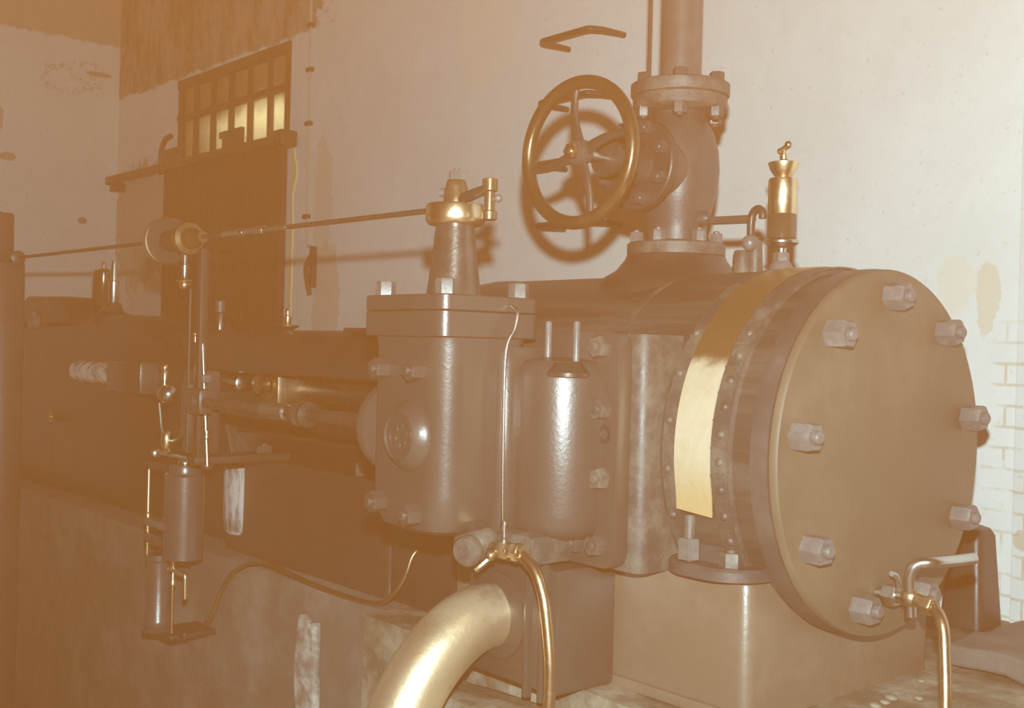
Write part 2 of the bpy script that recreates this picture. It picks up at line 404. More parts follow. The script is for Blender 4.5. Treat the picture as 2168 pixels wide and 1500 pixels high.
irons = ('topmost iron step, standing clear above the handwheel', 'second iron step, corner showing left of the handwheel rim',
         'third iron step down, behind the handwheel spokes', 'lowest iron step, behind the bottom of the handwheel')
for k, txt in enumerate(irons):
    zz = 2.757 - 0.252 * k
    g = G().tube([(-3.51, WY + 0.02, zz), (-3.509, WY - 0.10, zz), (-3.508, WY - 0.145, zz), (-3.495, WY - 0.162, zz), (-3.46, WY - 0.165, zz),
                  (-3.27, WY - 0.168, zz), (-3.225, WY - 0.165, zz), (-3.208, WY - 0.14, zz), (-3.195, WY - 0.1, zz), (-3.19, WY + 0.02, zz)], 0.0125, 12, 5)
    single('climbing_iron', g, RAILIRON, (-3.35, WY, zz), txt + ', in the pale wall', 'wall step', 'climbing irons in the wall')

# orange haze added through the whole hall, lifts the shadows to brown
hz = bpy.data.materials.new('added_orange_haze'); hz.use_nodes = True; ht = hz.node_tree; ht.nodes.clear()
ho = ht.nodes.new('ShaderNodeOutputMaterial'); hv = ht.nodes.new('ShaderNodeVolumeScatter')
hv.inputs['Color'].default_value = (1.0, 0.300, 0.068, 1); hv.inputs['Density'].default_value = HAZE; hv.inputs['Anisotropy'].default_value = 0.0
ht.links.new(hv.outputs[0], ho.inputs['Volume'])
g = G().box((WX - 0.1, -1.4, -0.65), (1.1, WY + 0.1, 4.55))
hzo = finish('added_haze', g, hz, (0, 0, 0)); hzo['kind'] = 'stuff'; tag(hzo, 'thin orange haze added to veil the whole hall', 'haze')
hzo.display_type = 'WIRE'

# ================================================================ FOUNDATION
def rough(g, amp, seed, cuts=0, sel=None):
    from mathutils import noise
    if cuts: bmesh.ops.subdivide_edges(g.b, edges=g.b.edges[:], cuts=cuts, use_grid_fill=True)
    for v in g.b.verts:
        if sel and not sel(v.co): continue
        v.co += noise.noise_vector(v.co * 9 + V((seed, 0, 0))) * amp + noise.noise_vector(v.co * 30 + V((seed, 3, 0))) * amp * 0.4
    return g
fd = thing('engine_plinth', 'long oil-stained masonry plinth under the whole engine', 'plinth', (-4, 2.5, -0.6))
part('rendered_block', G().box((-8.2, 1.875, -0.6), (-2.70, 3.05, 0.735), 0.012), STONE_FACE, fd)
g = rough(G().box((-2.70, 1.80, -0.6), (-0.6, 3.29, 0.735), 0.0), 0.008, 4, 30, lambda c: c.z > 0.6 and c.x > -2.6)
part('end_block', g, STONE, fd, 'rough stained end of the plinth')
g = rough(G().box((-2.22, 1.59, -0.6), (-0.7, 1.775, 0.685), 0.03), 0.018, 5, 24)
single('stone_ledge', g, STONE, (-1.7, 1.7, -0.6), 'rough broken stone ledge at the foot of the plinth, around the brass pipe', 'ledge')
g = rough(G().box((-3.15, 1.845, -0.1), (-3.03, 1.872, 0.64), 0.010), 0.012, 9, 10)
single('plaster_remnant', g, STONE_PALE, (-3.07, 1.87, 0.2), 'pale upright strip of broken plaster on the plinth face, left of the brass pipe', 'plaster')
g = rough(G().box((-1.42, 2.66, 0.744), (-0.7, 3.28, 0.80), 0.01), 0.012, 2, 14)
single('stone_kerb', g, STONE_FACE, (-1.2, 3.0, 0.735), 'low dark kerb stone along the wall behind the drain pipe', 'kerb')
random.seed(11)
for k in range(16):
    px, py = random.uniform(-1.62, -1.05), random.uniform(1.95, 2.6); r = random.uniform(0.005, 0.014)
    t = G(); b_ = bmesh.new(); bmesh.ops.create_icosphere(b_, subdivisions=2, radius=r); t.add(b_)
    rough(t, r * 0.35, k * 3.1)
    for v in t.b.verts: v.co = V((v.co.x * 1.3, v.co.y, v.co.z * 0.6)) + V((px, py, 0.735 + r * 0.42))
    single('rubble_stone', t, STONE, (px, py, 0.735), 'small crumb of stone on the dirty plinth top below the cylinder cover', 'stone', 'rubble under the cylinder cover')

# ================================================================ CYLINDER
CY, CZ = 2.264, 1.289
cyl = thing('steam_cylinder', 'big horizontal black steam cylinder with bolted round end cover, at the right', 'cylinder', (-2.05, CY, CZ))
g = G().lathe((0, CY, CZ), X, [(0.30, -2.78), (0.37, -2.765), (0.40, -2.73), (0.408, -2.66), (0.408, -1.475), (0.398, -1.468), (0.398, -1.42)], 96)
part('barrel', g, IRON_LAG, cyl)
g = G().lathe((0, CY, CZ), X, [(0.395, -1.424), (0.404, -1.420), (0.404, -1.385), (0.402, -1.381), (0.402, -1.378)], 96)
part('cylinder_flange', g, IRON, cyl)
g = G().lathe((0, CY, CZ), X, [(0.400, -1.376), (0.402, -1.374), (0.402, -1.360), (0.399, -1.356), (0.30, -1.354), (0.285, -1.350), (0.0, -1.346)], 96)
cover = part('end_cover', g, IRON_COVER, cyl, 'flat round end cover with a ring of big nuts')
for k in range(9):
    a = math.radians(92 - 40 * k)
    part('nut', G().hexa((-1.358, CY + 0.343 * math.cos(a), CZ + 0.343 * math.sin(a)), X, 0.054, 0.05, a0=0.3 + k), NUT, cover)
def band(x0, x1, r, deg0, deg1, n=70, th=0.004):     # strip round the barrel, angles from +Y towards +Z
    R = []
    for k in range(n + 1):
        t = math.radians(deg0 + (deg1 - deg0) * k / n); c, s_ = math.cos(t), math.sin(t)
        R.append([V((x, CY + q * c, CZ + q * s_)) for x, q in ((x0, r), (x1, r), (x1, r + th), (x0, r + th))])
    return G().rings(R)
g = band(-1.610, -1.514, 0.411, 60, 198, 90, 0.003)
for v in g.b.verts:                                   # torn, slightly lifted lower end
    d = math.degrees(math.atan2(v.co.z - CZ, v.co.y - CY)) % 360
    if d > 190:
        k = (d - 190) / 8.0; u_ = (v.co.x + 1.562) / 0.048
        v.co.z -= k * (0.008 * u_ + 0.004 * math.sin(5 * u_)); v.co.y -= 0.008 * k * k * (0.4 + 0.6 * abs(u_))
ob = part('brass_strip', g, STRIP, cyl, 'bright brass strip round the barrel, tarnished on its upper half')
for x0, x1 in ((-1.645, -1.612), (-1.512, -1.472)):
    g = band(x0, x1, 0.408, 30, 222, 90, 0.004)
    xm = (x0 + x1) / 2 + (0.002 if x0 > -1.6 else -0.004)
    for d in range(20):
        t = math.radians(142 + d * 8 / (1 if x0 > -1.6 else 0.55)); 
        if t > math.radians(216): break
        ax = V((0, math.cos(t), math.sin(t)))
        g.lathe(V((xm, CY, CZ)) + ax * 0.411, ax, [(0.010, 0), (0.0085, 0.004), (0.004, 0.007)], 12)
        if x0 > -1.6:
            t2 = t + math.radians(4); a2 = V((0, math.cos(t2), math.sin(t2)))
            g.box(V((x0, CY, CZ)) + a2 * 0.4135 - V((0, .002, .002)), V((x1, CY, CZ)) + a2 * 0.4135 + V((0, .002, .002)))
    part('riveted_band', g, IRON_RUST, cyl)
for xx in (-1.86, -2.62): part('lagging_hoop', band(xx - 0.006, xx + 0.006, 0.407, 20, 200, 70, 0.004), IRON_RUST, cyl)
g = G().lathe((-1.982, CY, 0), Z, [(0.21, 1.640), (0.20, 1.672), (0.185, 1.688), (0.155, 1.706), (0.132, 1.735), (0.128, 1.745)], 48)
part('valve_seat', g, IRON_DARK, cyl)
g = G().loft([(1.02, -2.30, -1.660, 1.805, 2.3, 0.03), (1.10, -2.30, -1.655, 1.80, 2.3, 0.03), (1.50, -2.30, -1.655, 1.80, 2.2, 0.03), (1.535, -2.29, -1.665, 1.81, 2.1, 0.02)])
part('port_casting', g, IRON_RUST, cyl, 'flaking rust-stained casting between valve chest and barrel')
g = G().loft([(1.030, -1.668, -1.425, 1.845, 2.62, 0.10), (1.050, -1.668, -1.425, 1.845, 2.62, 0.10), (1.056, -1.662, -1.43, 1.85, 2.61, 0.095)], 12)
g.loft([(1.05, -1.645, -1.47, 1.90, 2.6, 0.03), (1.20, -1.64, -1.475, 1.93, 2.6, 0.03)])
part('foot_flange', g, IRON, cyl)
fs = part('foot_stud', G().lathe((-1.585, 1.878, 1.05), Z, [(0.013, 0), (0.013, 0.1), (0.011, 0.104)], 16), IRON_RUST, cyl)
part('foot_nut', G().hexa((-1.585, 1.878, 1.06), Z, 0.044, 0.045, a0=0.6, stud=False), NUT, cyl, 'bright square-cornered nut below the brass strip')
part('foot_nut', G().hexa((-1.49, 1.90, 1.056), Z, 0.044, 0.03, a0=0.2), IRON_RUST, cyl)

# drain fittings under the cover
dr = thing('drain_cock', 'drain cock with bent steel pipe beneath the cylinder cover', 'drain cock', (-1.29, 2.2, 0.95))
g = G().tube([(-1.352, 2.235, 0.985), (-1.255, 2.235, 0.99)], 0.016, 14, 0).hexa((-1.335, 2.235, 0.986), X, 0.042, 0.03, stud=False).hexa((-1.285, 2.235, 0.99), X, 0.038, 0.022, stud=False)
part('cock_body', g, STEEL, dr)
g = G().tube([(-1.262, 2.215, 0.955), (-1.262, 2.21, 1.00), (-1.258, 2.20, 1.045), (-1.245, 2.205, 1.068), (-1.22, 2.225, 1.074), (-1.205, 2.28, 1.074), (-1.195, 2.345, 1.074)], 0.0125, 14, 6)
part('bent_pipe', g, STEEL, dr)
g = G().tube([(-1.262, 2.213, 0.995), (-1.20, 2.20, 0.985)], 0.015, 14, 0).hexa((-1.225, 2.205, 0.988), (1, -.15, -.1), 0.036, 0.02, stud=False).sphere((-1.262, 2.213, 0.995), 0.022)
part('union', g, BRASS_OLD, dr, 'brass union where the copper drain leaves')
part('plug_handle', G().tube([(-1.30, 2.235, 0.99), (-1.30, 2.22, 1.03), (-1.30, 2.20, 1.04)], 0.006, 8, 4), STEEL, dr)
g = G().tube([(-1.205, 2.20, 0.985), (-1.185, 2.19, 0.975), (-1.17, 2.18, 0.95), (-1.16, 2.17, 0.90), (-1.145, 2.15, 0.82), (-1.14, 2.14, 0.738)], 0.0125, 14, 6)
single('drain_tube', g, COPPER, (-1.14, 2.14, 0.735), 'copper drain tube running down from the cock under the cylinder cover', 'tube')
g = G().loft([(0.745, -1.662, -1.535, 3.06, 3.20, 0.02), (1.0, -1.648, -1.548, 3.075, 3.18, 0.025), (1.02, -1.64, -1.555, 3.08, 3.17, 0.03), (1.028, -1.62, -1.575, 3.10, 3.15, 0.02)])
single('iron_stump', g, IRON_DARK, (-1.6, 3.13, 0.745), 'dark tapered iron stump by the wall, right of the cylinder cover', 'post')

# base pedestal under the cylinder
g = G().loft([(0.735, -2.42, -1.442, 1.90, 2.62, 0.025), (1.005, -2.42, -1.44, 1.895, 2.62, 0.028), (1.022, -2.42, -1.445, 1.90, 2.615, 0.025), (1.03, -2.41, -1.46, 1.915, 2.60, 0.02)])
g.box((-2.40, 1.885, 0.735), (-1.47, 1.90, 0.76), 0.004)
part('base_block', g, IRON_BASE, cyl)

# ================================================================ VALVE CHEST
vc = thing('valve_chest', 'tall grey iron valve chest with rounded corners bolted to the cylinder front', 'valve chest', (-2.05, 1.58, 1.05))
g = G().loft([(1.085, -2.12, -1.96, 1.50, 1.66, 0.05), (1.10, -2.16, -1.925, 1.465, 1.69, 0.05), (1.13, -2.178, -1.908, 1.452, 1.70, 0.058),
              (1.18, -2.182, -1.902, 1.45, 1.702, 0.058), (1.50, -2.182, -1.902, 1.45, 1.702, 0.058), (1.525, -2.182, -1.902, 1.45, 1.702, 0.045)])
g.loft([(1.092, -2.14, -1.895, 1.61, 1.76, 0.03), (1.12, -2.15, -1.880, 1.60, 1.76, 0.035), (1.47, -2.15, -1.880, 1.60, 1.76, 0.035), (1.50, -2.14, -1.895, 1.61, 1.76, 0.03)])
part('chest_body', g, IRON_CHEST, vc)
g = G().loft([(1.518, -2.193, -1.893, 1.440, 1.712, 0.028), (1.520, -2.195, -1.890, 1.438, 1.714, 0.028), (1.572, -2.195, -1.890, 1.438, 1.714, 0.028), (1.574, -2.193, -1.893, 1.441, 1.711, 0.028)])
part('chest_flange', g, IRON_CHEST, vc)
g = G().loft([(1.575, -2.193, -1.892, 1.440, 1.712, 0.028), (1.577, -2.195, -1.890, 1.438, 1.714, 0.028), (1.606, -2.195, -1.890, 1.438, 1.714, 0.028), (1.609, -2.19, -1.895, 1.443, 1.709, 0.026)])
tp = part('top_plate', g, IRON_CHEST, vc)
for bx, by in ((-2.155, 1.475), (-1.93, 1.475), (-1.925, 1.675), (-2.155, 1.675)):
    part('bolt', G().hexa((bx, by, 1.608), Z, 0.040, 0.034, a0=0.5, stud=False), NUT, tp)
pl = part('inspection_plug', G().lathe((-2.016, 1.452, 1.302), -Y, [(0.077, 0), (0.076, 0.006), (0.070, 0.014), (0.056, 0.030), (0.052, 0.032), (0.050, 0.026), (0.0, 0.025)], 48), IRON_CHEST, vc, 'round domed plug with a worn cast emblem')
g = G().lathe((-2.016, 1.4275, 1.302), -Y, [(0.041, 0), (0.041, 0.003), (0.037, 0.003), (0.037, 0)], 36, closed=True)
for k in range(6):
    a = 2 * PI * k / 6 + 0.3; g.sphere((-2.016 + 0.02 * math.cos(a), 1.4275, 1.302 + 0.022 * math.sin(a)), 0.007, (1, 0.4, 1.2)) 
part('cast_emblem', g, IRON_CHEST, pl)
for nx, nz in ((-2.115, 1.445), (-1.985, 1.445), (-2.115, 1.15), (-1.985, 1.135)):
    part('face_nut', G().hexa((nx, 1.452, nz), -Y, 0.042, 0.034, a0=0.4), IRON_CHEST, vc)
g = G().lathe((-1.862, 1.762, 0), Z, [(0.02, 1.076), (0.075, 1.080), (0.105, 1.092), (0.118, 1.110), (0.123, 1.14), (0.123, 1.43), (0.119, 1.455), (0.106, 1.472), (0.05, 1.480)], 56)
r_ = bmesh.ops.bisect_plane(g.b, geom=g.b.verts[:] + g.b.edges[:] + g.b.faces[:], plane_co=(0, 1.795, 0), plane_no=(0, 1, 0), clear_outer=True)
bmesh.ops.holes_fill(g.b, edges=[e for e in g.b.edges if e.is_boundary])
part('valve_housing', g, IRON_CHEST, vc)
g = G().prism(rrect(-2.26, -1.690, 1.028, 1.540, 0.035), (0, 1.80, 0), X, Z, 0.042, 0.003)
fp = part('flange_plate', g, IRON_CHEST, vc)
for nx, nz in ((-1.732, 1.372), (-1.732, 1.222), (-1.735, 1.078), (-1.738, 1.505), (-1.80, 1.075)):
    part('flange_nut', G().hexa((nx, 1.758, nz), -Y, 0.042, 0.026, a0=0.2), IRON_RUST, fp)
g = G().lathe((-1.728, 1.7575, 1.318), -Y, [(0.020, 0), (0.020, 0.002), (0.012, 0.002), (0.012, 0)], 24, closed=True); part('bolt_hole', g, IRON_DARK, fp)
for sx_, sy_ in ((-1.872, 1.72), (-1.782, 1.72)):
    part('stud', G().lathe((sx_, sy_, 1.47), Z, [(0.008, 0), (0.008, 0.085), (0.005, 0.09)], 12), NUT, vc)
part('oval_cap', G().lathe((-1.785, 1.70, 1.440), Z, [(0.048, 0), (0.048, 0.008), (0.03, 0.030)], 30), IRON_DARK, vc)
g = G().lathe((-2.175, 1.58, 1.305), -X, [(0.07, 0), (0.07, 0.05), (0.105, 0.052), (0.108, 0.056), (0.108, 0.082), (0.103, 0.088), (0.05, 0.09), (0.045, 0.14), (0.03, 0.145)], 48)
part('gland_flange', g, IRON_CHEST, vc)
g = G().sphere((-1.955, 1.60, 1.068), 0.054, (1.0, 1.0, 0.8)).lathe((-1.925, 1.553, 1.058), (0.35, -1, 0), [(0.034, 0), (0.034, 0.014), (0.028, 0.022), (0.014, 0.023), (0.014, 0.018), (0, 0.018)], 28)
part('drain_boss', g, IRON_RUST, vc)
g = G().box((-2.06, 1.62, 1.03), (-1.80, 1.76, 1.10), 0.02); part('chest_foot', g, IRON_RUST, vc)

# exhaust box and pale exhaust pipe
g = G().box((-2.11, 1.70, 0.74), (-1.80, 1.885, 1.018), 0.012).box((-1.90, 1.69, 0.72), (-1.885, 1.71, 1.03), 0.004).box((-1.85, 1.69, 0.72), (-1.835, 1.71, 1.03), 0.004)
g.lathe((-2.0, 1.705, 0.885), -Y, [(0.10, 0), (0.10, 0.012), (0.084, 0.018)], 40)
eb = single('exhaust_box', g, IRON_CHEST, (-1.95, 1.8, 0.70), 'ribbed iron exhaust box below the valve chest, behind the thick brass pipe', 'exhaust box')
g = G(); path = [(-2.0, 1.72, 0.885), (-2.0, 1.66, 0.882), (-2.0, 1.60, 0.862), (-2.0, 1.545, 0.825), (-2.0, 1.495, 0.775), (-2.0, 1.455, 0.715), (-2.0, 1.42, 0.64), (-2.0, 1.40, 0.55), (-2.0, 1.39, 0.20), (-2.0, 1.39, -0.6)]
path = [(x_ - 0.012, y_, z_) for x_, y_, z_ in path]
g.tube(path, 0.075, 40, 6)
single('exhaust_pipe', g, PIPE_PALE, (-2.0, 1.45, 0.4), 'thick shining brass pipe bending down out of the exhaust box, front bottom', 'pipe')

# tubes on the chest
g = G().tube([(-1.885, 1.620, 1.590), (-1.862, 1.618, 1.575), (-1.862, 1.612, 1.54), (-1.868, 1.594, 1.49), (-1.868, 1.592, 1.33), (-1.868, 1.596, 1.14), (-1.868, 1.602, 1.085)], 0.0036, 10, 6)
g.lathe((-1.868, 1.602, 1.075), Z, [(0.010, 0), (0.010, 0.012), (0.006, 0.014), (0.006, 0.04), (0.009, 0.041), (0.009, 0.05), (0.005, 0.052)], 14)
single('oil_feed_tube', g, STEEL, (-1.88, 1.61, 1.09), 'thin steel oil tube running down the right side of the valve chest', 'tube')
g = G().tube([(-1.90, 1.60, 1.062), (-1.85, 1.60, 1.066), (-1.81, 1.60, 1.062), (-1.765, 1.60, 1.035), (-1.738, 1.60, 0.99), (-1.725, 1.60, 0.94), (-1.712, 1.60, 0.86), (-1.71, 1.60, 0.80), (-1.712, 1.60, 0.75), (-1.714, 1.60, 0.70)], 0.0125, 16, 6)
single('condensate_tube', g, COPPER, (-1.714, 1.60, 0.70), 'thick copper tube curving down in front of the cylinder base', 'tube')
cf = thing('tube_union', 'brass union with small wing tap joining tubes under the valve chest', 'union', (-1.88, 1.605, 1.06))
g = G().hexa((-1.875, 1.60, 1.063), X, 0.034, 0.03, stud=False).tube([(-1.91, 1.60, 1.06), (-1.80, 1.60, 1.066)], 0.0155, 14, 0).hexa((-1.83, 1.60, 1.065), X, 0.036, 0.02, stud=False)
part('union_body', g, BRASS_OLD, cf)
part('wing_tap', G().tube([(-1.885, 1.585, 1.05), (-1.895, 1.565, 1.03), (-1.905, 1.555, 1.018)], 0.007, 8, 4).sphere((-1.885, 1.58, 1.05), 0.012), BRASS_OLD, cf)

# ================================================================ PIVOT POST ON THE CHEST AND CONTROL ROD
PX, PY = -2.045, 1.585
pp = thing('pivot_post', 'polished conical iron post with brass collar standing on the valve chest', 'post', (PX, PY, 1.609))
part('cone', G().lathe((PX, PY, 0), Z, [(0.066, 1.608), (0.062, 1.614), (0.056, 1.66), (0.050, 1.71), (0.045, 1.76), (0.043, 1.785)], 44), metal('polished_cone_iron', (0.10, 0.094, 0.086), (0.20, 0.185, 0.165), 0.26, 0.38, 0.7, scale=12), pp)
part('collar', G().lathe((PX, PY, 0), Z, [(0.050, 1.770), (0.061, 1.772), (0.066, 1.778), (0.068, 1.786), (0.068, 1.812), (0.065, 1.818), (0.03, 1.822)], 48), BRASS, pp, 'bright brass collar round the top of the post')
g = G().lathe((PX, PY, 0), Z, [(0.028, 1.818), (0.028, 1.838), (0.026, 1.843), (0.0255, 1.856), (0.021, 1.872), (0.019, 1.874)], 28)
hb = part('hub', g, BRONZE, pp)
part('hub_nut', G().hexa((PX, PY, 1.873), Z, 0.031, 0.022, stud=True), NUT, hb)
part('set_bolt', G().lathe((PX - 0.02, PY - 0.015, 1.846), (-1, -0.5, 0), [(0.010, 0), (0.010, 0.012), (0.005, 0.014)], 14), NUT, hb)
g = G().tube([(PX + 0.02, PY, 1.828), (PX + 0.06, PY + .004, 1.838), (PX + 0.10, PY + .006, 1.845)], lambda t: 0.014 - 0.003 * t, 12, 4)
part('arm', g, IRON_DARK, pp)
BX, BY = PX + 0.112, PY + 0.006
br = part('bracket', G().lathe((BX, BY, 0), Z, [(0.013, 1.776), (0.017, 1.778), (0.017, 1.795), (0.012, 1.798), (0.012, 1.838), (0.017, 1.841), (0.017, 1.866), (0.012, 1.868)], 22), BRONZE, pp)
part('pinch_screw', G().tube([(BX, BY, 1.822), (BX + 0.026, BY, 1.822)], 0.006, 10, 0).sphere((BX + 0.03, BY, 1.822), 0.009), NUT, br)

cr_ = thing('control_rod', 'long thin control rod reaching left from the brass collar across the room', 'rod', (-3.5, PY, 1.82))
part('rod', G().tube([(PX - 0.06, PY, 1.812), (-3.3, PY, 1.818), (-5.05, PY, 1.828)], 0.0068, 12, 0), RAILIRON, cr_)
g = G().tube([(-2.80, PY, 1.815), (-3.18, PY, 1.817)], 0.0095, 12, 0).lathe((-2.93, PY, 1.816), -X, [(0.010, 0), (0.0135, 0.004), (0.0135, 0.05), (0.010, 0.054)], 16).lathe((-3.05, PY, 1.816), -X, [(0.010, 0), (0.0125, 0.004), (0.0125, 0.035), (0.010, 0.04)], 16)
part('coupling', g, STEEL, cr_)
sp = thing('governor_spool', 'two-flanged brass-rimmed spool on the control rod in front of the door', 'spool', (-3.52, PY, 1.74))
g = G().lathe((-3.42, PY, 1.818), -X, [(0.018, -0.10), (0.022, -0.05), (0.03, -0.04), (0.034, -0.012), (0.050, -0.008), (0.053, 0), (0.053, 0.012), (0.048, 0.016), (0.03, 0.02)], 44)
part('small_disc', g, BRONZE, sp)
g = G().lathe((-3.42, PY, 1.818), -X, [(0.034, 0.015), (0.034, 0.17)], 30); part('barrel', g, IRON_DARK, sp)
g = G().lathe((-3.42, PY, 1.818), -X, [(0.055, 0.150), (0.0735, 0.152), (0.077, 0.158), (0.077, 0.172), (0.072, 0.176), (0.03, 0.18)], 52); part('large_disc', g, BAR, sp); part('disc_rim', G().lathe((-3.42, PY, 1.818), -X, [(0.0745, 0.150), (0.0785, 0.153), (0.0795, 0.160), (0.0795, 0.170), (0.077, 0.174), (0.0745, 0.174)], 52, closed=True), BRASS_OLD, sp, 'brass rim of the larger disc')
g = G().lathe((-3.445, PY, 0), Z, [(0.008, 1.69), (0.011, 1.70), (0.011, 1.735), (0.008, 1.738), (0.012, 1.76), (0.02, 1.79)], 18); part('hanger_stem', g, STEEL, sp)
g = G().sphere((-3.445, PY, 1.672), 0.0165).lathe((-3.445, PY, 0), Z, [(0.022, 1.680), (0.024, 1.684), (0.022, 1.688)], 22); part('oil_ball', g, BRASS, sp, 'bright brass ball under the spool')
g = G().box((-3.425, PY + 0.03, 1.12), (-3.392, PY + 0.06, 1.79), 0.006); g.tube([(-3.425, PY + 0.012, 1.66), (-3.425, PY + 0.012, 1.40), (-3.42, PY + 0.012, 1.14)], 0.0045, 8, 0)
g.box((-3.44, PY + 0.02, 1.10), (-3.385, 1.95, 1.125), 0.005)
single('rod_stand', g, BAR, (-3.42, PY + 0.04, 1.1), 'slim upright iron stand beneath the spool, bracketed to the engine bed', 'stand')

# ================================================================ STOP VALVE
VX, VY = -1.982, CY
AX = V((math.sin(math.radians(3.6)), -math.cos(math.radians(3.6)), 0)); AS = V((-AX.y, AX.x, 0)); VC = V((VX, VY, 1.965))
sv = thing('stop_valve', 'globe stop valve on top of the cylinder with a big spoked handwheel', 'valve', (VX, VY, 1.745))
g = G().lathe((VX, VY, 0), Z, [(0.074, 1.78), (0.076, 1.81), (0.080, 1.835), (0.092, 1.87), (0.103, 1.92), (0.107, 1.97), (0.103, 2.02), (0.090, 2.065), (0.074, 2.095), (0.067, 2.11), (0.066, 2.135)], 56)
g.lathe(VC, AX, [(0.085, 0.04), (0.080, 0.10), (0.074, 0.125), (0.072, 0.15)], 44)
part('valve_body', g, IRON, sv)
fo = part('lower_flange', G().lathe((VX, VY, 0), Z, [(0.122, 1.745), (0.127, 1.748), (0.127, 1.776), (0.122, 1.780), (0.08, 1.786)], 56), IRON_RUST, sv)
for d in (-150, -90, -30, 30, 90, 150):
    a = math.radians(d + 15); part('bolt', G().hexa((VX + 0.103 * math.cos(a), VY + 0.103 * math.sin(a), 1.778), Z, 0.032, 0.03, a0=d), NUT, fo)
uf = part('upper_flange', G().lathe((VX, VY, 0), Z, [(0.07, 2.118), (0.118, 2.124), (0.122, 2.128), (0.122, 2.156), (0.119, 2.158), (0.126, 2.160), (0.128, 2.163), (0.128, 2.190), (0.124, 2.193), (0.06, 2.196)], 56), IRON_RUST, sv)
for k in range(6):
    a = math.radians(-49 + 60 * k); bx, by = VX + 0.106 * math.cos(a), VY + 0.106 * math.sin(a)
    part('bolt', G().hexa((bx, by, 2.127), -Z, 0.034, 0.028, a0=k, stud=True), IRON, uf); part('bolt_head', G().hexa((bx, by, 2.191), Z, 0.034, 0.022, a0=k, stud=False), IRON, uf)
bo = part('bonnet', G().lathe(VC, AX, [(0.112, 0.145), (0.115, 0.148), (0.115, 0.172), (0.112, 0.175), (0.06, 0.178), (0.045, 0.20), (0.034, 0.235), (0.032, 0.27), (0.045, 0.272), (0.045, 0.29), (0.025, 0.293)], 44), IRON_DARK, sv)
for k in range(8):
    a = math.radians(20 + 45 * k); part('bonnet_nut', G().hexa(VC + AX * 0.174 + AS * (0.094 * math.cos(a)) + Z * (0.094 * math.sin(a)), AX, 0.030, 0.022, a0=k), IRON, bo)
part('spindle', G().tube([VC + AX * 0.28, VC + AX * 0.42], 0.012, 16, 0), STEEL, sv)
HC = VC + AX * 0.385
hw = part('handwheel', G().lathe(HC, AX, [(0.166 + 0.0165 * math.cos(t), 0.0165 * math.sin(t)) for t in [2 * PI * k / 16 for k in range(16)]], 88, closed=True),
          metal('handwheel_bronze', (0.09, 0.062, 0.034), (0.17, 0.12, 0.07), 0.28, 0.40, 0.7, scale=14, bump=0.05), sv, 'worn bronze-brown handwheel rim')
part('wheel_hub', G().lathe(HC - AX * 0.005, AX, [(0.026, -0.02), (0.032, -0.01), (0.032, 0.012), (0.027, 0.02), (0.020, 0.022)], 32), IRON, hw)
part('hub_nut', G().hexa(HC + AX * 0.016, AX, 0.034, 0.018, stud=True), BRASS_OLD, hw)
for d in (96, 190, 284, 12):
    a = math.radians(d); e = AS * math.cos(a) + Z * math.sin(a); q = Z * math.cos(a) - AS * math.sin(a); c = HC - AX * 0.004
    R = []
    for t in (0, .15, .35, .6, .8, 1):
        r_ = 0.024 + (0.158 - 0.024) * t; w_ = 0.017 - 0.013 * t + 0.007 * t * t * t; o_ = q * (0.010 * math.sin(PI * t))
        R.append([c + e * r_ + o_ + q * (w_ * math.cos(z)) + AX * (-0.0075 * math.sin(z)) for z in [2 * PI * k / 12 for k in range(12)]])
    part('spoke', G().rings(R), IRON_DARK, hw)
sp_ = thing('steam_pipe', 'thick vertical steam pipe rising from the stop valve', 'pipe', (VX, VY, 2.19))
part('pipe', G().lathe((VX, VY, 0), Z, [(0.060, 2.192), (0.055, 2.21), (0.0535, 2.23), (0.0535, 4.4)], 44), metal('worn_pipe_iron', (0.10, 0.096, 0.088), (0.16, 0.15, 0.135), 0.38, 0.48, 0.3, scale=10), sp_)
g = G().tube([(-2.145, 2.32, 2.19), (-2.145, 2.32, 4.4)], 0.0058, 10, 0)
single('thin_rod', g, RAILIRON, (-2.145, 2.32, 2.19), 'thin vertical rod just left of the thick steam pipe', 'rod')

# ================================================================ BRASS LUBRICATOR ON THE CYLINDER
LX = -1.651
lb = thing('cylinder_lubricator', 'tall bright brass lubricator on top of the cylinder, right of the stop valve', 'lubricator', (LX, CY, 1.695))
part('foot', G().lathe((LX, CY, 0), Z, [(0.034, 1.690), (0.030, 1.705), (0.020, 1.722)], 28).hexa((LX, CY, 1.720), Z, 0.034, 0.022, stud=False, a0=0.3), NUT, lb)
part('drip_flange', G().lathe((LX, CY, 0), Z, [(0.010, 1.738), (0.012, 1.752), (0.030, 1.758), (0.040, 1.764), (0.041, 1.769), (0.034, 1.775), (0.02, 1.777)], 36), STEEL, lb)
part('cage', G().lathe((LX, CY, 0), Z, [(0.0325, 1.775), (0.0345, 1.777), (0.0345, 1.832), (0.033, 1.834)], 36), DARKGLASS, lb)
g = G().lathe((LX, CY, 0), Z, [(0.033, 1.832), (0.0345, 1.834), (0.0345, 1.912), (0.033, 1.918), (0.020, 1.922), (0.018, 1.924)], 40); part('reservoir', g, BRASS, lb)
g = G().lathe((LX, CY, 0), Z, [(0.018, 1.922), (0.024, 1.928), (0.032, 1.940), (0.036, 1.952), (0.0365, 1.956), (0.034, 1.957), (0.026, 1.948), (0.012, 1.946), (0.008, 1.95), (0.007, 1.962), (0.010, 1.964), (0.010, 1.974), (0.006, 1.976), (0.005, 1.988)], 40)
part('filler_bowl', g, BRASS, lb)
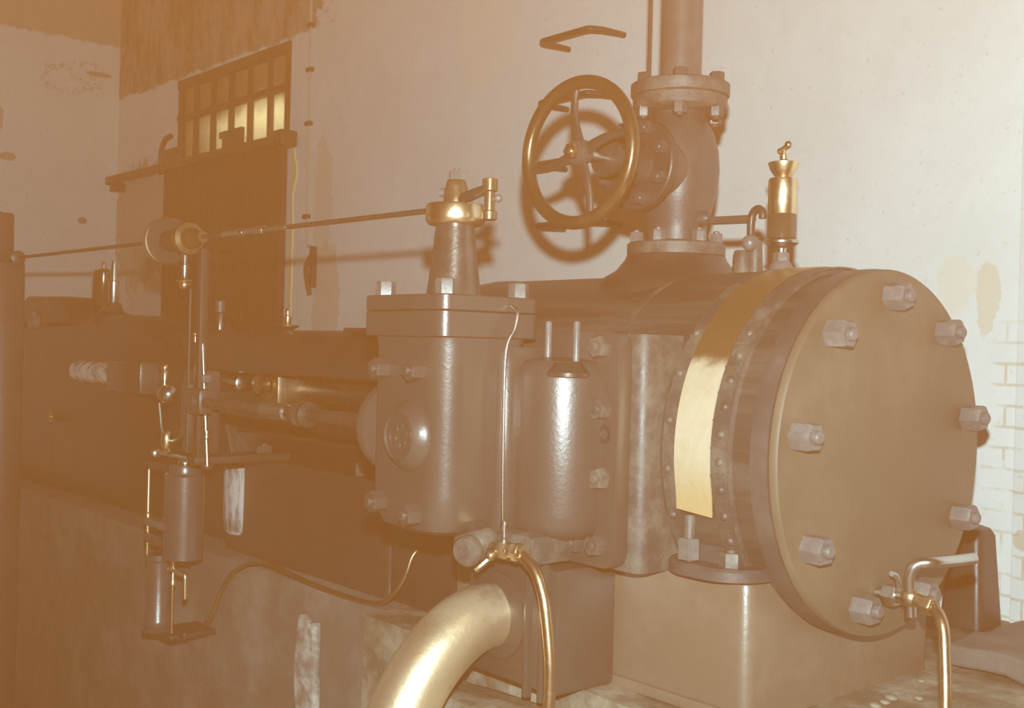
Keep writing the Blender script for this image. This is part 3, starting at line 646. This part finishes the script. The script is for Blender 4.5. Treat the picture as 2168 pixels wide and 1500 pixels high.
part('tap', G().tube([(LX - 0.013, CY - .002, 1.983), (LX, CY, 1.990), (LX + 0.014, CY + .002, 1.998)], 0.0065, 10, 4).sphere((LX + 0.012, CY, 1.998), 0.009).sphere((LX - 0.010, CY, 1.985), 0.008), BRASS_OLD, lb)
lv = thing('drip_lever', 'small horizontal arm and hooked lever between stop valve and brass lubricator', 'lever', (-1.75, CY, 1.70))
part('arm', G().tube([(VX + 0.10, CY, 1.838), (-1.86, CY, 1.832), (-1.735, CY, 1.828)], 0.0105, 14, 0).lathe((VX + 0.07, CY, 1.84), X, [(0.022, 0), (0.018, 0.03), (0.010, 0.04)], 18), IRON, lv)
g = G().tube([(-1.733, CY - 0.01, 1.775), (-1.735, CY - 0.01, 1.81), (-1.731, CY - 0.01, 1.838), (-1.716, CY - 0.01, 1.850), (-1.702, CY - 0.01, 1.842), (-1.700, CY - 0.01, 1.826)], 0.010, 12, 6)
part('hooked_lever', g, IRON_DARK, lv); part('knob', G().sphere((-1.732, CY - 0.016, 1.768), 0.020), NUT, lv)
part('stub', G().lathe((-1.765, CY, 0), Z, [(0.026, 1.69), (0.024, 1.74), (0.020, 1.752)], 20).lathe((-1.735, CY + .01, 0), Z, [(0.02, 1.69), (0.016, 1.775)], 16), IRON_RUST, lv)

# ================================================================ LEFT HALF OF THE ENGINE
# bed casting on the plinth
bed = thing('engine_bed', 'long dark engine bed with trunk guide, running left from the cylinder to the crank', 'engine bed', (-4.2, 2.2, 0.735))
g = G().loft([(0.735, -3.87, -2.80, 1.955, 2.55, 0.03), (0.77, -3.87, -2.80, 1.955, 2.55, 0.03), (0.80, -3.865, -2.81, 1.965, 2.54, 0.035), (1.04, -3.865, -2.81, 1.965, 2.54, 0.035), (1.06, -3.87, -2.80, 1.95, 2.55, 0.03), (1.085, -3.87, -2.80, 1.95, 2.55, 0.03)])
part('bed_block', g, IRON_DARK, bed)
part('bed_apron', G().box((-2.80, 1.955, 0.737), (-2.43, 1.99, 1.0), 0.01), IRON_DARK, bed)
g = G().lathe((-3.80, 1.995, 0), Z, [(0.055, 0.795), (0.066, 0.81), (0.07, 0.87), (0.072, 1.0), (0.072, 1.04)], 24)
part('rounded_corner', g, metal('worn_bare_iron', (0.10, 0.10, 0.10), (0.42, 0.42, 0.42), 0.4, 0.55, 0.0, scale=9, spots=0.2, stretch=(6, 6, 0.8)), bed, 'worn shiny rounded corner rib of the bed')
for nx in (-3.66, -3.02): part('bed_nut', G().hexa((nx, 2.0, 1.085), Z, 0.05, 0.04), IRON_RUST, bed)
tg = bed
def arc(x0, x1, r, d0, d1, n=40, th=0.02):
    R = []
    for k in range(n + 1):
        t = math.radians(d0 + (d1 - d0) * k / n); c, s_ = math.cos(t), math.sin(t)
        R.append([V((x, CY + q * c, CZ + q * s_)) for x, q in ((x0, r), (x1, r), (x1, r + th), (x0, r + th))])
    return G().rings(R)
part('upper_shell', arc(-4.62, -2.79, 0.235, -20, 158), IRON_DARK, tg)
part('lower_shell', arc(-4.62, -2.79, 0.235, 212, 340), IRON_DARK, tg)
part('end_ring', arc(-2.90, -2.79, 0.232, 0, 360, 60, 0.035), IRON_DARK, tg)
part('guide_cap', G().box((-3.42, CY - 0.10, 1.538), (-3.22, CY + 0.06, 1.553), 0.005).hexa((-3.30, CY - 0.04, 1.552), Z, 0.03, 0.02), IRON_DARK, tg)
pr_ = thing('piston_rod', 'polished piston rod seen through the side of the trunk guide', 'rod', (-3.7, CY, CZ))
part('rod', G().lathe((0, CY, CZ + 0.03), X, [(0.05, -4.40), (0.05, -2.84)], 32), GREASY, pr_)
part('crosshead', G().box((-3.92, CY - 0.15, CZ - 0.05), (-3.78, CY + 0.10, CZ + 0.10), 0.02).lathe((-3.86, CY - 0.16, CZ + 0.05), -Y, [(0.04, 0), (0.04, 0.03), (0.03, 0.034)], 24), BRASS_OLD, pr_)
part('glint_piece', G().lathe((-4.12, 2.09, 1.335), X, [(0.026, 0), (0.032, 0.004), (0.032, 0.12), (0.026, 0.124)], 26), STEEL, pr_)  # steel piece added to catch a bright glint in the guide opening
def cup(x, y, z, s, label, group=None, dish=True, name='oil_cup'):
    t = thing(name, label, 'oil cup', (x, y, z), group)
    if dish: part('dish', G().lathe((x, y, z), Z, [(0.012 * s, 0), (0.03 * s, 0.006 * s), (0.045 * s, 0.014 * s), (0.047 * s, 0.02 * s), (0.04 * s, 0.022 * s), (0.012 * s, 0.016 * s)], 30), BRASS_OLD, t)
    part('cup_body', G().lathe((x, y, z + (0.015 * s if dish else 0)), Z, [(0.008 * s, 0), (0.014 * s, 0.012 * s), (0.014 * s, 0.04 * s), (0.008 * s, 0.046 * s), (0.007 * s, 0.062 * s), (0.010 * s, 0.064 * s), (0.004 * s, 0.072 * s)], 18), BRASS, t)
    return t
cup(-3.98, CY, 1.543, 1.0, 'small brass oil cup in a drip dish on top of the trunk guide')
t = thing('sight_oiler', 'small pale-topped sight oiler on the far end of the trunk guide', 'oiler', (-4.56, CY, 1.535))
part('stem', G().lathe((-4.56, CY, 1.54), Z, [(0.012, 0), (0.012, 0.07), (0.008, 0.075)], 14), STEEL, t)
part('glass_top', G().lathe((-4.56, CY, 1.615), Z, [(0.012, 0), (0.02, 0.005), (0.02, 0.05), (0.014, 0.054)], 18), NUT, t)

# valve rod
vr = thing('valve_rod', 'horizontal valve rod with collar running left from the gland of the valve chest', 'rod', (-2.8, 1.6, 1.3))
part('rod', G().tube([(-2.28, 1.6, 1.303), (-3.35, 1.6, 1.303)], 0.017, 16, 0), GREASY, vr)
part('collar', G().lathe((-2.68, 1.6, 1.303), -X, [(0.018, 0), (0.034, 0.006), (0.036, 0.02), (0.024, 0.03), (0.036, 0.044), (0.034, 0.06), (0.018, 0.07)], 26), GREASY, vr)
part('sleeve', G().lathe((-2.80, 1.6, 1.303), -X, [(0.018, 0), (0.023, 0.005), (0.023, 0.13), (0.018, 0.135)], 24), STEEL, vr)
part('yoke', G().box((-3.40, 1.575, 1.265), (-3.30, 1.625, 1.345), 0.012).lathe((-3.35, 1.575, 1.305), -Y, [(0.028, 0), (0.028, 0.012), (0.02, 0.016)], 22), IRON_CHEST, vr)

# eccentric link block beside the lubricator
g = G().box((-3.52, 1.62, 1.13), (-3.40, 1.70, 1.40), 0.012).box((-3.49, 1.60, 1.18), (-3.43, 1.64, 1.36), 0.01)
single('link_block', g, IRON_CHEST, (-3.46, 1.66, 1.13), 'upright grey link block right of the tall lubricator pump', 'link')
gr = thing('gauge_rod', 'thin shiny upright rod with small joints, right of the spool stand', 'rod', (-3.36, 1.63, 1.12))
part('upper_rod', G().tube([(-3.405, 1.63, 1.53), (-3.385, 1.63, 1.385)], 0.0075, 10, 0), STEEL, gr)
part('lower_rod', G().tube([(-3.383, 1.63, 1.365), (-3.355, 1.63, 1.17), (-3.345, 1.63, 1.10)], 0.0085, 10, 0).lathe((-3.356, 1.63, 1.185), Z, [(0.009, 0), (0.014, 0.004), (0.014, 0.012), (0.010, 0.016), (0.014, 0.02), (0.014, 0.026)], 16), STEEL, gr)
part('joint', G().box((-3.41, 1.615, 1.362), (-3.36, 1.645, 1.388), 0.004).lathe((-3.42, 1.62, 1.37), Z, [(0.007, 0), (0.007, 0.045)], 10), NUT, gr)
part('joint', G().sphere((-3.43, 1.62, 1.515), 0.009).lathe((-3.43, 1.62, 1.49), Z, [(0.006, 0), (0.006, 0.02)], 10), BRASS, gr)

# ratchet lubricator pump
PYY = 1.70
lp = thing('lubricator_pump', 'tall ratchet lubricator pump with round reservoir in front of the plinth', 'lubricator', (-3.66, PYY, 0.44))
g = G().lathe((-3.655, PYY, 0), Z, [(0.060, 0.752), (0.066, 0.756), (0.066, 1.035), (0.064, 1.037), (0.060, 1.04), (0.052, 1.045), (0.052, 1.07), (0.050, 1.073)], 44)
part('reservoir', g, metal('grey_pump_iron', (0.06, 0.06, 0.062), (0.10, 0.10, 0.10), 0.30, 0.40, 0.2, spec=0.9), lp)
part('reservoir_cap', G().lathe((-3.655, PYY, 0), Z, [(0.022, 1.07), (0.024, 1.074), (0.024, 1.082), (0.02, 1.088), (0.01, 1.09)], 24), STEEL, lp)
g = G().lathe((-3.845, PYY, 0), Z, [(0.052, 0.47), (0.056, 0.475), (0.050, 0.482), (0.056, 0.492), (0.050, 0.502), (0.046, 0.51), (0.046, 0.54), (0.042, 0.55), (0.042, 0.715), (0.046, 0.72), (0.046, 0.74)], 36)
part('pump_barrel', g, metal('grey_pump_iron_barrel', (0.06, 0.06, 0.062), (0.10, 0.10, 0.10), 0.30, 0.40, 0.2, spec=0.9), lp)
part('crossbar', G().box((-3.925, PYY - 0.03, 0.835), (-3.72, PYY + 0.02, 0.862), 0.005), NUT, lp)
part('lower_crossbar', G().box((-3.92, PYY - 0.03, 0.775), (-3.72, PYY + 0.02, 0.81), 0.006), IRON_CHEST, lp)
for xx in (-3.915, -3.765): part('guide_rod', G().lathe((xx, PYY - 0.015, 0), Z, [(0.0075, 0.73), (0.0075, 1.03), (0.0055, 1.035)], 14).lathe((xx, PYY - 0.015, 0), Z, [(0.012, 0.862), (0.012, 0.875), (0.008, 0.88)], 14), BRASS_OLD if xx < -3.9 else STEEL, lp)
g = G().box((-3.95, PYY - 0.02, 1.035), (-3.72, PYY + 0.025, 1.062), 0.006); part('top_yoke', g, IRON_DARK, lp)
g = G().tube([(-3.92, PYY, 1.09), (-3.78, PYY, 1.095), (-3.46, PYY, 1.092)], 0.0075, 12, 0).lathe((-3.50, PYY, 1.092), X, [(0.012, 0), (0.018, 0.004), (0.018, 0.03), (0.012, 0.034)], 18).lathe((-3.90, PYY, 1.09), X, [(0.010, 0), (0.016, 0.004), (0.016, 0.02), (0.01, 0.024)], 16)
part('lever', g, STEEL, lp)
g = G().lathe((-3.785, PYY - 0.01, 0), Z, [(0.018, 1.105), (0.020, 1.11), (0.014, 1.118), (0.018, 1.128), (0.020, 1.15), (0.017, 1.17), (0.010, 1.178)], 22); part('brass_head', g, BRASS, lp)
part('fork', G().tube([(-3.875, PYY, 1.27), (-3.855, PYY, 1.19), (-3.835, PYY, 1.155), (-3.80, PYY, 1.145), (-3.74, PYY, 1.147), (-3.70, PYY, 1.165), (-3.675, PYY, 1.21), (-3.66, PYY, 1.275)], 0.006, 10, 5), STEEL, lp)
g = G().sphere((-3.81, PYY, 1.305), 0.034, (1.15, 1, 0.95)).lathe((-3.81, PYY, 1.305), -X, [(0.02, 0), (0.014, 0.06), (0.010, 0.065)], 18); part('ball_joint', g, STEEL, lp, 'shiny ball joint above the fork')
part('oiler_knob', G().lathe((-3.835, PYY, 0), Z, [(0.013, 1.355), (0.012, 1.375), (0.008, 1.386), (0.011, 1.39), (0.012, 1.40), (0.007, 1.408)], 18).lathe((-3.835, PYY, 0), Z, [(0.008, 1.30), (0.008, 1.36)], 12), BRASS, lp)
g = G().tube([(-3.70, PYY - 0.03, 0.715), (-3.59, PYY - 0.03, 0.717), (-3.573, PYY - 0.03, 0.712), (-3.57, PYY - 0.03, 0.69), (-3.568, PYY - 0.03, 0.635)], 0.0075, 12, 4)
g.lathe((-3.665, PYY - 0.03, 0), Z, [(0.010, 0.665), (0.010, 0.68), (0.006, 0.685), (0.006, 0.74), (0.010, 0.745), (0.010, 0.755)], 14).sphere((-3.70, PYY - 0.03, 0.715), 0.012)
part('drain_tap', g, BRASS, lp, 'brass drain tap with hanging handle')
part('feed_pipe', G().tube([(-3.665, PYY - 0.03, 0.67), (-3.665, PYY - 0.03, 0.50)], 0.006, 10, 0), COPPER, lp)
part('mounting_bracket', G().box((-3.92, PYY + 0.03, 0.46), (-3.70, PYY + 0.05, 0.485), 0.005).box((-3.90, PYY, 0.45), (-3.74, 1.874, 0.47), 0.006), IRON_DARK, lp)
g = G().tube([(-3.74, 1.80, 0.475), (-3.66, 1.81, 0.535), (-3.605, 1.82, 0.64), (-3.505, 1.82, 0.725), (-3.342, 1.825, 0.778), (-3.187, 1.84, 0.765), (-3.06, 1.85, 0.752), (-2.9, 1.86, 0.745), (-2.77, 1.87, 0.745), (-2.70, 1.88, 0.765), (-2.65, 1.90, 0.83), (-2.635, 1.92, 0.90), (-2.63, 1.96, 0.93)], 0.007, 12, 6)
single('copper_oil_line', g, COPPER, (-3.1, 1.85, 0.74), 'thin copper oil line wandering from the lubricator pump to the engine bed', 'tube')

# crank end far left
ce = thing('crank_bearing', 'dark main bearing with bolted cap at the far left of the engine bed', 'bearing', (-6.3, 2.3, 1.52))
ol = [(-7.6, 0.735), (-3.92, 0.735), (-3.92, 1.05), (-4.05, 1.30), (-4.29, 1.385), (-4.52, 1.465), (-4.80, 1.57), (-5.02, 1.60), (-5.6, 1.555), (-7.6, 1.52)]
part('crank_frame', G().prism(ol, (0, 2.45, 0), X, Z, 0.44, 0.02), IRON_DARK, bed)
g = G().prism([(-6.62, 1.555), (-5.72, 1.555), (-5.78, 1.63), (-5.92, 1.70), (-6.42, 1.71), (-6.54, 1.66)], (0, 2.35, 0), X, Z, 0.3, 0.02); part('bearing_cap', g, IRON_DARK, ce)
part('cap_nut', G().hexa((-6.22, 2.03, 1.535), Z, 0.06, 0.07), NUT, ce)
for xx in (-6.92, -6.84): part('cap_nut', G().hexa((xx, 2.03, 1.525), Z, 0.065, 0.075), STEEL, ce)
g = G().sphere((-6.95, 2.2, 1.60), 0.09, (1.2, 1, .9)).sphere((-6.78, 2.2, 1.59), 0.06); part('domed_lid', g, IRON_DARK, ce)
part('shaft', G().lathe((-5.42, 1.98, 1.335), X, [(0.035, 0), (0.05, 0.004), (0.05, 0.46), (0.046, 0.465)], 32), metal('worn_shaft_steel', (0.12, 0.11, 0.10), (0.75, 0.74, 0.70), 0.36, 0.5, 0.0, scale=16, spots=0.22), bed, 'short bright worn shaft')
part('shaft_block', G().box((-4.97, 1.93, 1.26), (-4.60, 2.05, 1.40), 0.012), IRON_CHEST, bed)
part('pin_nut', G().hexa((-5.74, 2.0, 1.10), -Y, 0.05, 0.04), BRASS_OLD, bed)
t = thing('bearing_oiler', 'tall dark glass oiler on the crank bearing, left of the door', 'oiler', (-5.72, 2.2, 1.55))
part('stem', G().lathe((-5.72, 2.2, 0), Z, [(0.05, 1.55), (0.04, 1.62), (0.03, 1.66)], 20), IRON_DARK, t)
part('glass', G().lathe((-5.72, 2.2, 0), Z, [(0.05, 1.655), (0.052, 1.66), (0.052, 1.82), (0.045, 1.828)], 26), DARKGLASS, t)
part('lid', G().lathe((-5.72, 2.2, 0), Z, [(0.046, 1.826), (0.05, 1.832), (0.02, 1.842), (0.010, 1.845), (0.008, 1.88)], 22), BRASS_OLD, t)
t = thing('bright_oiler', 'slim bright steel oiler standing right of the dark glass oiler', 'oiler', (-5.33, 2.1, 1.56))
part('base', G().lathe((-5.33, 2.1, 0), Z, [(0.11, 1.56), (0.10, 1.60), (0.05, 1.62), (0.035, 1.66)], 24), IRON_DARK, t)
part('tube', G().lathe((-5.33, 2.1, 0), Z, [(0.022, 1.655), (0.024, 1.66), (0.024, 1.76), (0.018, 1.765), (0.014, 1.84), (0.012, 1.86)], 18), STEEL, t)
g = G().box((-5.55, 1.50, -0.6), (-5.085, 1.62, 1.815), 0.015).box((-5.55, 1.51, 1.81), (-5.215, 1.61, 2.03), 0.012).lathe((-5.09, 1.585, 1.828), X, [(0.03, -0.02), (0.03, 0.012), (0.02, 0.016)], 20)
single('iron_standard', g, IRON_DARK, (-5.35, 1.56, -0.6), 'dark upright iron standard at the left edge, carrying the control rod end', 'standard')
